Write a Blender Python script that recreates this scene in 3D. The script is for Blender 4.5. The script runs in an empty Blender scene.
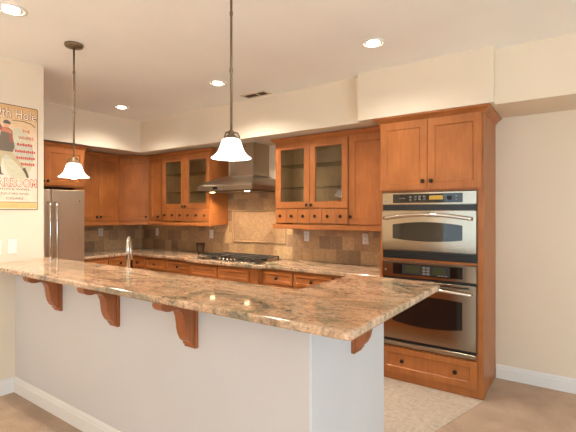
import bpy, bmesh, math, random
from mathutils import Vector, Matrix
random.seed(7)
S = bpy.context.scene
COL = S.collection
rad = math.radians

# ------------------------------------------------------------------ camera, world, lights, exposure
EYE = 1.47
cam_d = bpy.data.cameras.new('camera'); cam = bpy.data.objects.new('camera', cam_d); COL.objects.link(cam)
cam.location = (0, 0, EYE); cam.rotation_euler = (rad(90), 0, rad(35))
cam_d.sensor_width = 36; cam_d.lens = 36 * 411 / 576; cam_d.shift_y = -4 / 576; cam_d.clip_start = 0.05
S.camera = cam
S.view_settings.view_transform = 'Standard'; S.view_settings.look = 'None'
S.view_settings.gamma = 1; S.view_settings.use_curve_mapping = False
S.view_settings.exposure = 0.46
S.cycles.use_denoising = True
S.cycles.max_bounces = 10; S.cycles.diffuse_bounces = 6
S.cycles.sample_clamp_indirect = 6
W = bpy.data.worlds.new('world'); S.world = W; W.use_nodes = True
W.node_tree.nodes['Background'].inputs[0].default_value = (0.82, 0.91, 1.0, 1)
W.node_tree.nodes['Background'].inputs[1].default_value = 1.0

def area(name, loc, rot, sx, sy, power, color):
    l = bpy.data.lights.new(name, 'AREA'); l.shape = 'RECTANGLE'; l.size = sx; l.size_y = sy
    l.energy = power; l.color = color
    o = bpy.data.objects.new(name, l); COL.objects.link(o); o.location = loc; o.rotation_euler = rot
    return o
# daylight just outside the big windows behind and to the right of the camera
area('daylight_rear', (-0.4, -3.72, 1.35), (rad(90), 0, 0), 4.6, 2.3, 42, (0.64, 0.82, 1.0))
area('daylight_right', (3.42, 0.2, 1.35), (rad(90), 0, rad(90)), 3.4, 2.3, 115, (0.54, 0.78, 1.0))
sun_d = bpy.data.lights.new('sun', 'SUN'); sun_d.energy = 62; sun_d.color = (0.84, 0.93, 1.0); sun_d.angle = rad(0.6)
sun = bpy.data.objects.new('sun', sun_d); COL.objects.link(sun); sun.location = (0, -8, 9)
sun.rotation_euler = (rad(36), 0, rad(25))

# ------------------------------------------------------------------ helpers
def lin(r, g, b):
    f = lambda c: (c / 255 / 12.92) if c / 255 <= 0.04045 else ((c / 255 + 0.055) / 1.055) ** 2.4
    return (f(r), f(g), f(b), 1)

class Fr:
    """Plan frame: a runs along the front, d points out of it, z is height."""
    def __init__(self, x, y, ang):
        self.o = Vector((x, y, 0)); self.t = Vector((math.cos(ang), math.sin(ang), 0))
        self.n = Vector((self.t.y, -self.t.x, 0)); self.ang = ang
    def __call__(self, a, d, z): return self.o + self.t * a + self.n * d + Vector((0, 0, z))
WORLD = Fr(0, 0, 0)

class MB:
    def __init__(self): self.bm = bmesh.new(); self.smooth_faces = []
    def loft(self, rings, cap0=True, cap1=True, close=False, smooth=False):
        bm = self.bm; vs = [[bm.verts.new(p) for p in r] for r in rings]
        n = len(vs[0]); m = len(vs); out = []
        for i in range(m if close else m - 1):
            A, B = vs[i], vs[(i + 1) % m]
            for k in range(n):
                try: out.append(bm.faces.new((A[k], A[(k + 1) % n], B[(k + 1) % n], B[k])))
                except ValueError: pass
        if not close:
            if cap0: out.append(bm.faces.new(vs[0][::-1]))
            if cap1: out.append(bm.faces.new(vs[-1]))
        if smooth:
            for f in out: f.smooth = True
        return out
    def box(self, x0, x1, y0, y1, z0, z1, b=0.0, fr=None):
        x0, x1 = min(x0, x1), max(x0, x1); y0, y1 = min(y0, y1), max(y0, y1); z0, z1 = min(z0, z1), max(z0, z1)
        P = (lambda x, y, z: Vector((x, y, z))) if fr is None else fr
        def ring(z, i): return [P(x0 + i, y0 + i, z), P(x1 - i, y0 + i, z), P(x1 - i, y1 - i, z), P(x0 + i, y1 - i, z)]
        if b: 
            fs = self.loft([ring(z0, b), ring(z0 + b, 0), ring(z1 - b, 0), ring(z1, b)])
        else: fs = self.loft([ring(z0, 0), ring(z1, 0)])
        return fs
    def prism(self, pts, lift, b=0.0):
        """pts: 3D outline, lift: extrusion vector."""
        L = Vector(lift); return self.loft([[Vector(p) for p in pts], [Vector(p) + L for p in pts]])
    def tube(self, pts, r, n=10, smooth=True):
        pts = [Vector(p) for p in pts]; rr = r if isinstance(r, (list, tuple)) else [r] * len(pts)
        rings = []; up = None
        for i, p in enumerate(pts):
            t = (pts[min(i + 1, len(pts) - 1)] - pts[max(i - 1, 0)]).normalized()
            if up is None:
                up = Vector((0, 0, 1)) if abs(t.z) < 0.9 else Vector((1, 0, 0))
            u = (up - t * up.dot(t)).normalized(); v = t.cross(u); up = u
            rings.append([p + (u * math.cos(2 * math.pi * k / n) + v * math.sin(2 * math.pi * k / n)) * rr[i] for k in range(n)])
        return self.loft(rings, smooth=smooth)
    def lathe(self, prof, c, axis=(0, 0, 1), n=24, cap0=True, cap1=True, smooth=True):
        """prof: (radius, distance along the axis)."""
        ax = Vector(axis).normalized(); u = Vector((1, 0, 0)) if abs(ax.x) < 0.9 else Vector((0, 1, 0))
        u = (u - ax * u.dot(ax)).normalized(); v = ax.cross(u); c = Vector(c)
        return self.loft([[c + ax * h + (u * math.cos(2 * math.pi * k / n) + v * math.sin(2 * math.pi * k / n)) * max(r, 1e-4) for k in range(n)] for r, h in prof], cap0, cap1, smooth=smooth)
    def sweep(self, path, prof):
        """path: plan points, outward side on the right hand; prof: closed (outward, z) outline, mitred at the corners."""
        P = [Vector((x, y, 0)) for x, y in path]; N = []
        for i in range(len(P) - 1):
            t = (P[i + 1] - P[i]).normalized(); N.append(Vector((t.y, -t.x, 0)))
        rings = []
        for i, p in enumerate(P):
            n1 = N[max(i - 1, 0)]; n2 = N[min(i, len(N) - 1)]
            o = (n1 + n2) / (1 + n1.dot(n2))
            rings.append([p + o * q + Vector((0, 0, z)) for q, z in prof])
        return self.loft(rings)
    def build(self, name, mat, parent=None, smooth_angle=None):
        bm = self.bm
        bmesh.ops.recalc_face_normals(bm, faces=bm.faces[:])
        uv = bm.loops.layers.uv.new('UVMap')
        for f in bm.faces:
            n = f.normal
            if abs(n.z) > 0.75: tu, tv = Vector((1, 0, 0)), Vector((0, 1, 0))
            else:
                tu = Vector((-n.y, n.x, 0)); tu = tu.normalized() if tu.length > 1e-6 else Vector((1, 0, 0))
                if tu.x + tu.y < 0: tu = -tu
                tv = Vector((0, 0, 1))
            for l in f.loops: l[uv].uv = (l.vert.co.dot(tu), l.vert.co.dot(tv))
        off = Vector((0, 0, 0)); p = parent
        while p is not None: off += p.location; p = p.parent
        bmesh.ops.translate(bm, verts=bm.verts[:], vec=-off)
        me = bpy.data.meshes.new(name); bm.to_mesh(me); bm.free()
        me.materials.append(mat)
        o = bpy.data.objects.new(name, me); COL.objects.link(o)
        if parent is not None: o.parent = parent
        return o

def thing(name, label, cat, loc, group=None):
    o = bpy.data.objects.new(name, None); COL.objects.link(o); o.location = loc; o.empty_display_size = 0.1
    o['label'] = label; o['category'] = cat; o['kind'] = 'thing'
    if group: o['group'] = group
    return o
def tag(o, label, cat, group=None):
    o['label'] = label; o['category'] = cat; o['kind'] = 'thing'
    if group: o['group'] = group
    return o
def struct(name, mb, m):
    o = mb.build(name, m); o['kind'] = 'structure'; return o
def sbox(name, x0, x1, y0, y1, z0, z1, m, b=0):
    mb = MB(); mb.box(x0, x1, y0, y1, z0, z1, b); return struct(name, mb, m)

# ------------------------------------------------------------------ materials
class NT:
    def __init__(self, name):
        self.m = bpy.data.materials.new(name); self.m.use_nodes = True
        self.t = self.m.node_tree; self.b = self.t.nodes['Principled BSDF']; self.out = self.t.nodes['Material Output']
    def n(self, kind, **kw):
        x = self.t.nodes.new(kind)
        for k, v in kw.items():
            if k.startswith('_'): setattr(x, k[1:], v)
            else: x.inputs[k.replace('__', ' ')].default_value = v
        return x
    def l(self, a, b): self.t.links.new(a, b)
    def coords(self, kind, scale=(1, 1, 1), rot=(0, 0, 0)):
        c = self.n('ShaderNodeTexCoord'); mp = self.n('ShaderNodeMapping')
        mp.inputs['Scale'].default_value = scale; mp.inputs['Rotation'].default_value = rot
        self.l(c.outputs[kind], mp.inputs['Vector']); return mp.outputs['Vector']
    def noise(self, vec, scale, detail=4, rough=0.55, dist=0.0):
        x = self.n('ShaderNodeTexNoise', Scale=scale, Detail=detail, Roughness=rough, Distortion=dist); self.l(vec, x.inputs['Vector']); return x
    def ramp(self, fac, stops):
        r = self.n('ShaderNodeValToRGB'); e = r.color_ramp.elements
        while len(e) < len(stops): e.new(0.5)
        for i, (p, c) in enumerate(stops): e[i].position = p; e[i].color = c
        self.l(fac, r.inputs['Fac']); return r.outputs['Color']
    def mix(self, a, b, fac, mode='MIX'):
        x = self.n('ShaderNodeMix', _data_type='RGBA', _blend_type=mode)
        for s, v in ((6, a), (7, b), (0, fac)):
            if hasattr(v, 'is_linked') or hasattr(v, 'links'): self.l(v, x.inputs[s])
            else: x.inputs[s].default_value = v
        return x.outputs[2]
    def bump(self, h, strength=0.2, dist=0.01):
        x = self.n('ShaderNodeBump', Strength=strength, Distance=dist); self.l(h, x.inputs['Height']); self.l(x.outputs['Normal'], self.b.inputs['Normal']); return x
    def set(self, **kw):
        for k, v in kw.items(): self.b.inputs[k.replace('__', ' ')].default_value = v
        return self

def plain(name, rgb, rough=0.5, metal=0.0, **kw):
    t = NT(name); t.set(Base__Color=lin(*rgb), Roughness=rough, Metallic=metal, **kw)
    v = t.coords('Object'); nz = t.noise(v, 35, 3)
    c = lin(*rgb); d = tuple(x * 0.9 for x in c[:3]) + (1,)
    t.l(t.ramp(nz.outputs['Fac'], [(0.3, d), (0.7, c)]), t.b.inputs['Base Color'])
    return t.m
def glow(name, rgb, strength, rough=0.3):
    t = NT(name); t.set(Base__Color=lin(*rgb), Roughness=rough, Emission__Color=lin(*rgb), Emission__Strength=strength); return t.m
def paint(name, rgb, bump=0.12, scale=60):
    t = NT(name); v = t.coords('Object'); nz = t.noise(v, scale, 3, 0.6); big = t.noise(v, 1.3, 2)
    c = lin(*rgb); d = tuple(x * 0.95 for x in c[:3]) + (1,)
    t.l(t.ramp(big.outputs['Fac'], [(0.3, d), (0.7, c)]), t.b.inputs['Base Color'])
    t.set(Roughness=0.75); t.bump(nz.outputs['Fac'], bump, 0.004); return t.m
def wood(name, a, b, c, rough=0.33, sc=(1, 1, 1)):
    t = NT(name); v = t.coords('UV', (28 * sc[0], 2.2 * sc[1], 1)); v2 = t.coords('UV', (3.2, 2.2, 1))
    g = t.noise(v, 2.0, 5, 0.6, 0.4); bl = t.noise(v2, 1.6, 3, 0.5, 0.3)
    col = t.ramp(g.outputs['Fac'], [(0.25, lin(*a)), (0.5, lin(*b)), (0.75, lin(*c))])
    sh = t.ramp(bl.outputs['Fac'], [(0.3, (0.80, 0.76, 0.72, 1)), (0.7, (1.06, 1.04, 1.0, 1))])
    t.l(t.mix(col, sh, 1.0, 'MULTIPLY'), t.b.inputs['Base Color'])
    t.set(Roughness=rough, Specular__IOR__Level=0.35); t.bump(g.outputs['Fac'], 0.04, 0.002); return t.m
def steel(name, rgb, rough=0.26, sc=(1.5, 90, 1)):
    t = NT(name); v = t.coords('UV', sc); g = t.noise(v, 2.0, 3, 0.6)
    c = lin(*rgb); d = tuple(x * 0.86 for x in c[:3]) + (1,)
    t.l(t.ramp(g.outputs['Fac'], [(0.3, d), (0.7, c)]), t.b.inputs['Base Color'])
    t.set(Metallic=1.0, Roughness=rough); t.bump(g.outputs['Fac'], 0.03, 0.001); return t.m
def granite(name):
    t = NT(name); v = t.coords('Object', (1, 2.0, 1), (0, 0, rad(-12)))
    w = t.noise(v, 1.6, 9, 0.72, 0.9); w2 = t.noise(v, 9.0, 7, 0.75, 0.6)
    base = t.ramp(w.outputs['Fac'], [(0.34, lin(108, 102, 86)), (0.42, lin(152, 134, 108)), (0.48, lin(190, 156, 124)), (0.55, lin(204, 174, 146)), (0.61, lin(188, 146, 112)), (0.69, lin(146, 130, 106))])
    base = t.mix(base, t.ramp(w2.outputs['Fac'], [(0.34, (0.50, 0.50, 0.50, 1)), (0.47, (0.97, 0.96, 0.95, 1)), (0.62, (1.15, 1.10, 1.06, 1))]), 1.0, 'MULTIPLY')
    vo = t.coords('Object'); sp = t.noise(vo, 42, 5, 0.8); sp2 = t.noise(vo, 75, 4, 0.75); cl = t.noise(v, 3.2, 3, 0.6, 0.6)
    m1 = t.ramp(sp.outputs['Fac'], [(0.52, (0, 0, 0, 1)), (0.60, (1, 1, 1, 1))])
    m2 = t.ramp(cl.outputs['Fac'], [(0.44, (0, 0, 0, 1)), (0.58, (1, 1, 1, 1))])
    c1 = t.mix(base, lin(84, 76, 70), t.mix(m1, m2, 1.0, 'MULTIPLY'))
    fine = t.ramp(sp2.outputs['Fac'], [(0.36, (0.66, 0.65, 0.64, 1)), (0.5, (1, 1, 1, 1)), (0.66, (1.2, 1.19, 1.18, 1))])
    t.l(t.mix(c1, fine, 1.0, 'MULTIPLY'), t.b.inputs['Base Color'])
    t.set(Roughness=0.06, Specular__IOR__Level=0.6); return t.m
def tiles(name, size, cols, rot=0.0, mortar=(150, 125, 95), rough=0.5, off=0.5, bump=0.4, loc=(0, 0)):
    t = NT(name); v = t.coords('UV', (1, 1, 1), (0, 0, rot)); v.node.inputs['Location'].default_value = (loc[0], loc[1], 0)
    br = t.n('ShaderNodeTexBrick', _offset=off, _squash=1.0, Scale=1.0, Mortar__Size=0.0028, Mortar__Smooth=0.3, Bias=0.0)
    br.inputs['Brick Width'].default_value = size; br.inputs['Row Height'].default_value = size
    br.inputs['Color1'].default_value = (0, 0, 0, 1); br.inputs['Color2'].default_value = (1, 1, 1, 1); br.inputs['Mortar'].default_value = (0.5, 0.5, 0.5, 1)
    t.l(v, br.inputs['Vector'])
    n = len(cols); base = t.ramp(br.outputs['Color'], [(i / (n - 1) * 0.9 + 0.05, lin(*c)) for i, c in enumerate(cols)])
    vo = t.coords('UV'); a = t.noise(vo, 26, 5, 0.65, 0.5); b2 = t.noise(vo, 7, 3)
    mot = t.ramp(a.outputs['Fac'], [(0.25, (0.70, 0.67, 0.62, 1)), (0.55, (1, 1, 1, 1)), (0.8, (1.16, 1.14, 1.1, 1))])
    c2 = t.mix(base, mot, 1.0, 'MULTIPLY')
    c3 = t.mix(c2, lin(*mortar), br.outputs['Fac'])
    t.l(c3, t.b.inputs['Base Color']); t.set(Roughness=rough)
    inv = t.n('ShaderNodeMath', _operation='SUBTRACT'); inv.inputs[0].default_value = 1.0; t.l(br.outputs['Fac'], inv.inputs[1])
    t.bump(inv.outputs[0], bump, 0.003); return t.m
def carpet(name):
    t = NT(name); v = t.coords('Object'); a = t.noise(v, 120, 3, 0.75); b = t.noise(v, 2.4, 4, 0.6, 0.8)
    c1 = t.ramp(b.outputs['Fac'], [(0.3, lin(168, 138, 112)), (0.7, lin(194, 164, 136))])
    f = t.ramp(a.outputs['Fac'], [(0.3, (0.66, 0.64, 0.62, 1)), (0.68, (1.14, 1.14, 1.14, 1))])
    t.l(t.mix(c1, f, 1.0, 'MULTIPLY'), t.b.inputs['Base Color']); t.set(Roughness=0.95, Sheen__Weight=0.2)
    t.bump(a.outputs['Fac'], 0.5, 0.01); return t.m
def glass(name, tint=(0.93, 0.95, 0.93, 1), rough=0.0, ior=1.5):
    t = NT(name); tr = t.n('ShaderNodeBsdfTransparent'); tr.inputs[0].default_value = tint
    gl = t.n('ShaderNodeBsdfGlossy', Roughness=rough); fr = t.n('ShaderNodeFresnel', IOR=ior); mx = t.n('ShaderNodeMixShader')
    ge = t.n('ShaderNodeNewGeometry'); front = t.n('ShaderNodeMath', _operation='SUBTRACT'); front.inputs[0].default_value = 1.0; t.l(ge.outputs['Backfacing'], front.inputs[1])
    mu = t.n('ShaderNodeMath', _operation='MULTIPLY'); t.l(fr.outputs[0], mu.inputs[0]); t.l(front.outputs[0], mu.inputs[1])
    t.l(mu.outputs[0], mx.inputs[0]); t.l(tr.outputs[0], mx.inputs[1]); t.l(gl.outputs[0], mx.inputs[2]); t.l(mx.outputs[0], t.out.inputs['Surface'])
    return t.m

M_WALL = paint('wall_paint', (228, 212, 190))
M_CEIL = paint('ceiling_paint', (250, 248, 243), 0.3, 34)
M_TRIM = paint('trim_paint', (230, 226, 222), 0.02)
M_CARPET = carpet('carpet')
M_FLOORTILE = tiles('floor_tile', 0.33, [(184, 168, 150), (200, 186, 168), (192, 176, 158)], rad(0), (176, 160, 142), 0.45, 0.5, 0.2)
M_WOOD = wood('cabinet_wood', (160, 96, 48), (169, 103, 53), (178, 111, 60), 0.36)
M_WOODIN = wood('cabinet_inside_brightened', (196, 152, 106), (208, 164, 116), (216, 174, 126), 0.5)  # paler than the cabinet wood, brightness put into the colour of the dim insides
M_WOODC = wood('corbel_wood', (150, 88, 50), (162, 96, 56), (172, 106, 62), 0.4)
M_GRAN = granite('granite')
M_TILE = tiles('backsplash_tile', 0.147, [(146, 116, 88), (188, 152, 110), (204, 168, 124), (162, 128, 96), (196, 158, 114)], 0, (164, 138, 106), 0.5, 0.5, 0.4, (0.05, -0.905))
M_TILED = tiles('diagonal_tile', 0.16, [(166, 130, 98), (184, 148, 112), (174, 138, 102)], rad(45), (160, 130, 94), 0.45, 0.0, 0.3, (0.03, 0.02))
M_PENCIL = plain('stone_moulding', (184, 148, 108), 0.4)
M_STEEL = steel('brushed_steel', (178, 166, 148), 0.17)
M_STEELF = steel('fridge_steel', (222, 206, 184), 0.36, (90, 1.5, 1))
M_STEELH = steel('hood_steel', (190, 178, 158), 0.33)
M_CHROME = NT('polished_chrome').set(Base__Color=lin(225, 220, 212), Metallic=1.0, Roughness=0.1).m
M_NICKEL = steel('satin_nickel', (215, 206, 192), 0.2, (20, 20, 1))
M_BRONZE = plain('dark_bronze', (62, 46, 36), 0.35, 0.8)
M_PEWTER = plain('pendant_metal', (128, 108, 84), 0.4, 0.7)
M_BLACK = plain('black_plastic', (26, 25, 26), 0.3)
M_BLACKG = NT('black_glass').set(Base__Color=lin(22, 18, 17), Roughness=0.06, Specular__IOR__Level=0.7).m
M_GREY = plain('grey_button', (120, 116, 112), 0.4)
M_IRON = plain('cast_iron', (58, 54, 50), 0.4)
M_DISPA = glow('amber_display', (150, 116, 30), 0.35)
M_DISPG = glow('green_display', (46, 48, 26), 0.1)
M_WHITE = plain('white_plastic', (240, 234, 224), 0.4)
M_SLOT = plain('socket_slot', (120, 108, 96), 0.6)
M_GLASS = glass('cabinet_glass')
M_SHELF = glass('shelf_glass', (0.62, 0.66, 0.62, 1), 0.05)
M_SHADE = glow('lit_white_glass', (255, 246, 232), 3.2)
M_BULB = glow('lit_bulb', (255, 244, 226), 12.0)
M_CAN = plain('can_reflector', (226, 224, 220), 0.25, 0.6)
M_VENT = plain('vent_paint', (214, 196, 172), 0.5)
M_DARK = plain('vent_dark', (92, 66, 50), 0.8)
M_TUMB = plain('brown_glaze', (74, 50, 34), 0.25)

# ------------------------------------------------------------------ structure
XB, YA, CZ, XP = -5.70, 4.06, 2.725, -3.77
XR, YR = 3.30, -3.60
SOF = 2.30
PB = 1.70                                # far end of the partition with the poster
mb = MB(); mb.box(XP - 0.12, XR, YR, 1.5, -0.10, 0.0); mb.box(-0.918, XR, 1.5, YA, -0.10, 0.0)
struct('floor_carpet', mb, M_CARPET).name = 'floor'
# tile floor of the kitchen, its edge running from the bar end to the tall cabinet
mb = MB(); mb.prism([(XB, 1.6, 0.0), (-0.918, 1.6, 0.0), (-0.918, 2.29, 0.0), (-0.585, 3.485, 0.0), (-0.585, YA, 0.0), (XB, YA, 0.0)], (0, 0, 0.004))
struct('floor', mb, M_FLOORTILE)
mb = MB(); mb.box(XB - 0.1, -0.918, 1.5, YA, -0.10, 0.0); struct('floor', mb, M_FLOORTILE)
sbox('ceiling', XB - 0.1, XR + 0.1, YR - 0.1, YA + 0.1, CZ, CZ + 0.1, M_CEIL)
sbox('wall_back', XB - 0.1, XR + 0.1, YA, YA + 0.1, -0.1, CZ, M_WALL)
sbox('wall_far_left', XB - 0.1, XB, 1.58, YA, -0.1, CZ, M_WALL)
sbox('wall_alcove', XB, XP - 0.12, 1.58, PB, -0.1, CZ, M_WALL)
sbox('wall_left', XP - 0.12, XP, YR, PB, -0.1, CZ, M_WALL)
# rear and right walls of the living room with their big windows (behind the camera)
mb = MB(); mb.box(XP - 0.12, XR, YR - 0.1, YR, 2.45, CZ); mb.box(XP - 0.12, -2.7, YR - 0.1, YR, 0, 2.45); mb.box(1.9, XR, YR - 0.1, YR, 0, 2.45); mb.box(-2.7, 1.9, YR - 0.1, YR, 0, 0.2)
struct('wall_rear', mb, M_WALL)
mb = MB(); mb.box(XR, XR + 0.1, YR - 0.1, YA, 2.45, CZ); mb.box(XR, XR + 0.1, YR - 0.1, -1.5, 0, 2.45); mb.box(XR, XR + 0.1, 1.9, YA, 0, 2.45); mb.box(XR, XR + 0.1, -1.5, 1.9, 0, 0.2)
struct('wall_right', mb, M_WALL)
def window_frame(name, fr, a0, a1, z0, z1, n):
    mb = MB()
    for k in range(n + 1):
        a = a0 + (a1 - a0) * k / n; mb.box(max(a0, a - 0.035), min(a1, a + 0.035), -0.07, 0.0, z0, z1, 0, fr)
    mb.box(a0, a1, -0.07, 0.0, z0, z0 + 0.06, 0, fr); mb.box(a0, a1, -0.07, 0.0, z1 - 0.06, z1, 0, fr)
    struct(name, mb, M_TRIM)
    mb = MB(); mb.box(a0 + 0.03, a1 - 0.03, -0.04, -0.036, z0 + 0.05, z1 - 0.05, 0, fr); struct(name, mb, M_GLASS)
window_frame('window_1', Fr(1.9, YR, math.pi), 0, 4.6, 0.2, 2.45, 4)
window_frame('window_2', Fr(XR, 1.9, -math.pi / 2), 0, 3.4, 0.2, 2.45, 3)
# soffits
sbox('ceiling_soffit_left', XB, -4.97, PB, 3.515, SOF, CZ, M_WALL)
sbox('ceiling_soffit_back', XB, -1.63, 3.515, YA, SOF, CZ, M_WALL)
sbox('ceiling_soffit_tall', -1.63, -0.51, 3.43, YA, SOF, CZ, M_WALL)
sbox('ceiling_soffit_right', -0.51, XR, 3.515, YA, SOF, CZ, M_WALL)
# half wall of the bar with its return at the end
YB, XE = 1.48, -0.918
mb = MB(); mb.prism([(XP, YB, 0), (XE - 0.006, YB, 0), (XE, YB + 0.006, 0), (XE, 2.285, 0), (XE - 0.12, 2.285, 0), (XE - 0.12, 1.60, 0), (XP, 1.60, 0)], (0, 0, 1.03))
struct('wall_bar', mb, paint('bar_paint', (207, 203, 202), 0.25, 26))
# baseboards
BP = [(0, 0.001), (0.016, 0.001), (0.016, 0.085), (0.012, 0.092), (0.012, 0.104), (0.005, 0.118), (0, 0.12)]
mb = MB(); mb.sweep([(XP, YR), (XP, YB - 0.014)], BP); struct('baseboard_left', mb, M_TRIM)
mb = MB(); mb.sweep([(XP, YB), (XE, YB), (XE, 2.285)], BP); struct('baseboard_front', mb, M_TRIM)
mb = MB(); mb.sweep([(-0.58, YA), (XR, YA)], BP); struct('baseboard_back', mb, M_TRIM)
# tiled backsplash with a framed diagonal panel behind the cooktop
TY = YA - 0.008
mb = MB(); mb.box(XB + 0.008, -1.436, TY, YA, 0.905, 1.34); mb.box(-3.873, -2.785, TY, YA, 1.34, 1.74)
struct('trim_1', mb, M_TILE).name = 'wall_backsplash'
mb = MB(); mb.box(XB, XB + 0.008, 2.76, YA, 0.905, 1.34); struct('wall_backsplash', mb, M_TILE)
FX0, FX1, FZ0, FZ1 = -3.735, -2.86, 1.075, 1.492
mb = MB(); mb.box(FX0 + 0.02, FX1 - 0.02, TY - 0.004, TY, FZ0 + 0.02, FZ1 - 0.02); struct('trim_2', mb, M_TILED)
mb = MB()
mb.loft([[Vector((x0, y, z0)), Vector((x1, y, z0)), Vector((x1, y, z1)), Vector((x0, y, z1))] for i, y in ((0, TY), (0.002, TY - 0.014), (0.010, TY - 0.018), (0.020, TY - 0.014), (0.024, TY)) for x0, x1, z0, z1 in [(FX0 + i, FX1 - i, FZ0 + i, FZ1 - i)]], False, False)
struct('trim_1', mb, M_PENCIL)
# the sink counter below the bar top, on the kitchen side
mb = MB(); mb.box(-3.60, XE - 0.125, 1.602, 2.25, 0.87, 0.905, 0.004); struct('trim_3', mb, M_GRAN)
mb = MB(); mb.box(-3.58, XE - 0.13, 1.602, 2.21, 0.005, 0.87); struct('trim_4', mb, M_WOOD)

# ------------------------------------------------------------------ cabinet pieces
def rect(fr, a0, a1, z0, z1, d, i=0.0): return [fr(a0 + i, d, z0 + i), fr(a1 - i, d, z0 + i), fr(a1 - i, d, z1 - i), fr(a0 + i, d, z1 - i)]
KN = {}
def knob(fr, a, z, d, parent, root):
    key = round(fr.ang, 3)
    if key not in KN:
        mb = MB(); mb.lathe([(0.008, 0), (0.007, 0.010), (0.012, 0.015), (0.018, 0.020), (0.0175, 0.027), (0.010, 0.032), (0.0, 0.033)], (0, 0, 0), fr.n, 14)
        bm = mb.bm; bmesh.ops.recalc_face_normals(bm, faces=bm.faces[:]); me = bpy.data.meshes.new('knob'); bm.to_mesh(me); bm.free(); me.materials.append(M_BRONZE); KN[key] = me
    o = bpy.data.objects.new('knob', KN[key]); COL.objects.link(o); o.parent = parent
    o.location = fr(a, d, z) - root.location
    return o
T = 0.020
def shaker(fr, a0, a1, z0, z1, rail, root, name='door', d0=0.001, mat=None, deep=0.009):
    mb = MB()
    mb.loft([rect(fr, a0, a1, z0, z1, d0), rect(fr, a0, a1, z0, z1, d0 + T - 0.002), rect(fr, a0, a1, z0, z1, d0 + T, 0.002), rect(fr, a0, a1, z0, z1, d0 + T, rail), rect(fr, a0, a1, z0, z1, d0 + T - deep, rail + 0.008)])
    return mb.build(name, mat or M_WOOD, root)
def glass_door(fr, a0, a1, z0, z1, rail, root, d0=0.001):
    mb = MB()
    mb.loft([rect(fr, a0, a1, z0, z1, d0), rect(fr, a0, a1, z0, z1, d0 + T - 0.002), rect(fr, a0, a1, z0, z1, d0 + T, 0.002), rect(fr, a0, a1, z0, z1, d0 + T, rail), rect(fr, a0, a1, z0, z1, d0 + T - 0.008, rail + 0.006), rect(fr, a0, a1, z0, z1, d0, rail + 0.006)], False, False, close=True)
    o = mb.build('door', M_WOOD, root)
    mb = MB(); mb.box(a0 + rail, a1 - rail, d0 + 0.004, d0 + 0.008, z0 + rail, z1 - rail, 0, fr); g = mb.build('glass_pane', M_GLASS, o); g['label'] = 'clear glass pane'
    return o
def slab_front(fr, a0, a1, z0, z1, root, name='drawer', d0=0.001):
    mb = MB(); mb.loft([rect(fr, a0, a1, z0, z1, d0), rect(fr, a0, a1, z0, z1, d0 + T - 0.003), rect(fr, a0, a1, z0, z1, d0 + T, 0.003)])
    return mb.build(name, M_WOOD, root)
def crown_prof(z0, z1, o): return [(-0.012, z0), (0.006, z0), (0.008, z0 + 0.010), (o * 0.45, z0 + (z1 - z0) * 0.45), (o * 0.85, z0 + (z1 - z0) * 0.72), (o, z0 + (z1 - z0) * 0.76), (o, z1), (-0.012, z1)]
def crown(path, root, z0=2.232, z1=2.287, o=0.045):
    mb = MB(); mb.sweep(path, crown_prof(z0, z1, o)); return mb.build('crown_moulding', M_WOOD, root)
def light_rail(fr, a0, a1, root, over=0.0):
    mb = MB(); mb.box(a0 - over, a1, -0.02, 0.026, 1.284, 1.336, 0.004, fr); return mb.build('light_rail', M_WOOD, root)
UZ0, UZ1 = 1.30, 2.245
GA = 'orange-brown wall cabinets'

def plan(fr, a, d): p = fr(a, d, 0); return (p.x, p.y)

# ---- wall A, left of the hood
YU = 3.74; DEP = YA - 0.001 - YU
A = Fr(0, YU, 0)
def solid_body(fr, a0, a1, dep, z0, z1, root):
    mb = MB(); mb.box(a0, a1, -dep, 0, z0, z1, 0, fr); return mb.build('body', M_WOOD, root)
# narrow cabinet beside the corner
r = thing('wall_cabinet', 'narrow single-door wooden wall cabinet between the angled corner cabinet and the left glass-door cabinet', 'cabinet', (-4.93, YA, UZ0), GA)
solid_body(A, -5.088, -4.782, DEP, UZ0, UZ1, r)
d = shaker(A, -5.035, -4.795, 1.352, 2.228, 0.052, r); knob(A, -4.835, 1.40, T, d, r)
crown([(-5.088, YU), (-4.782, YU)], r); light_rail(A, -5.088, -4.782, r)

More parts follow.
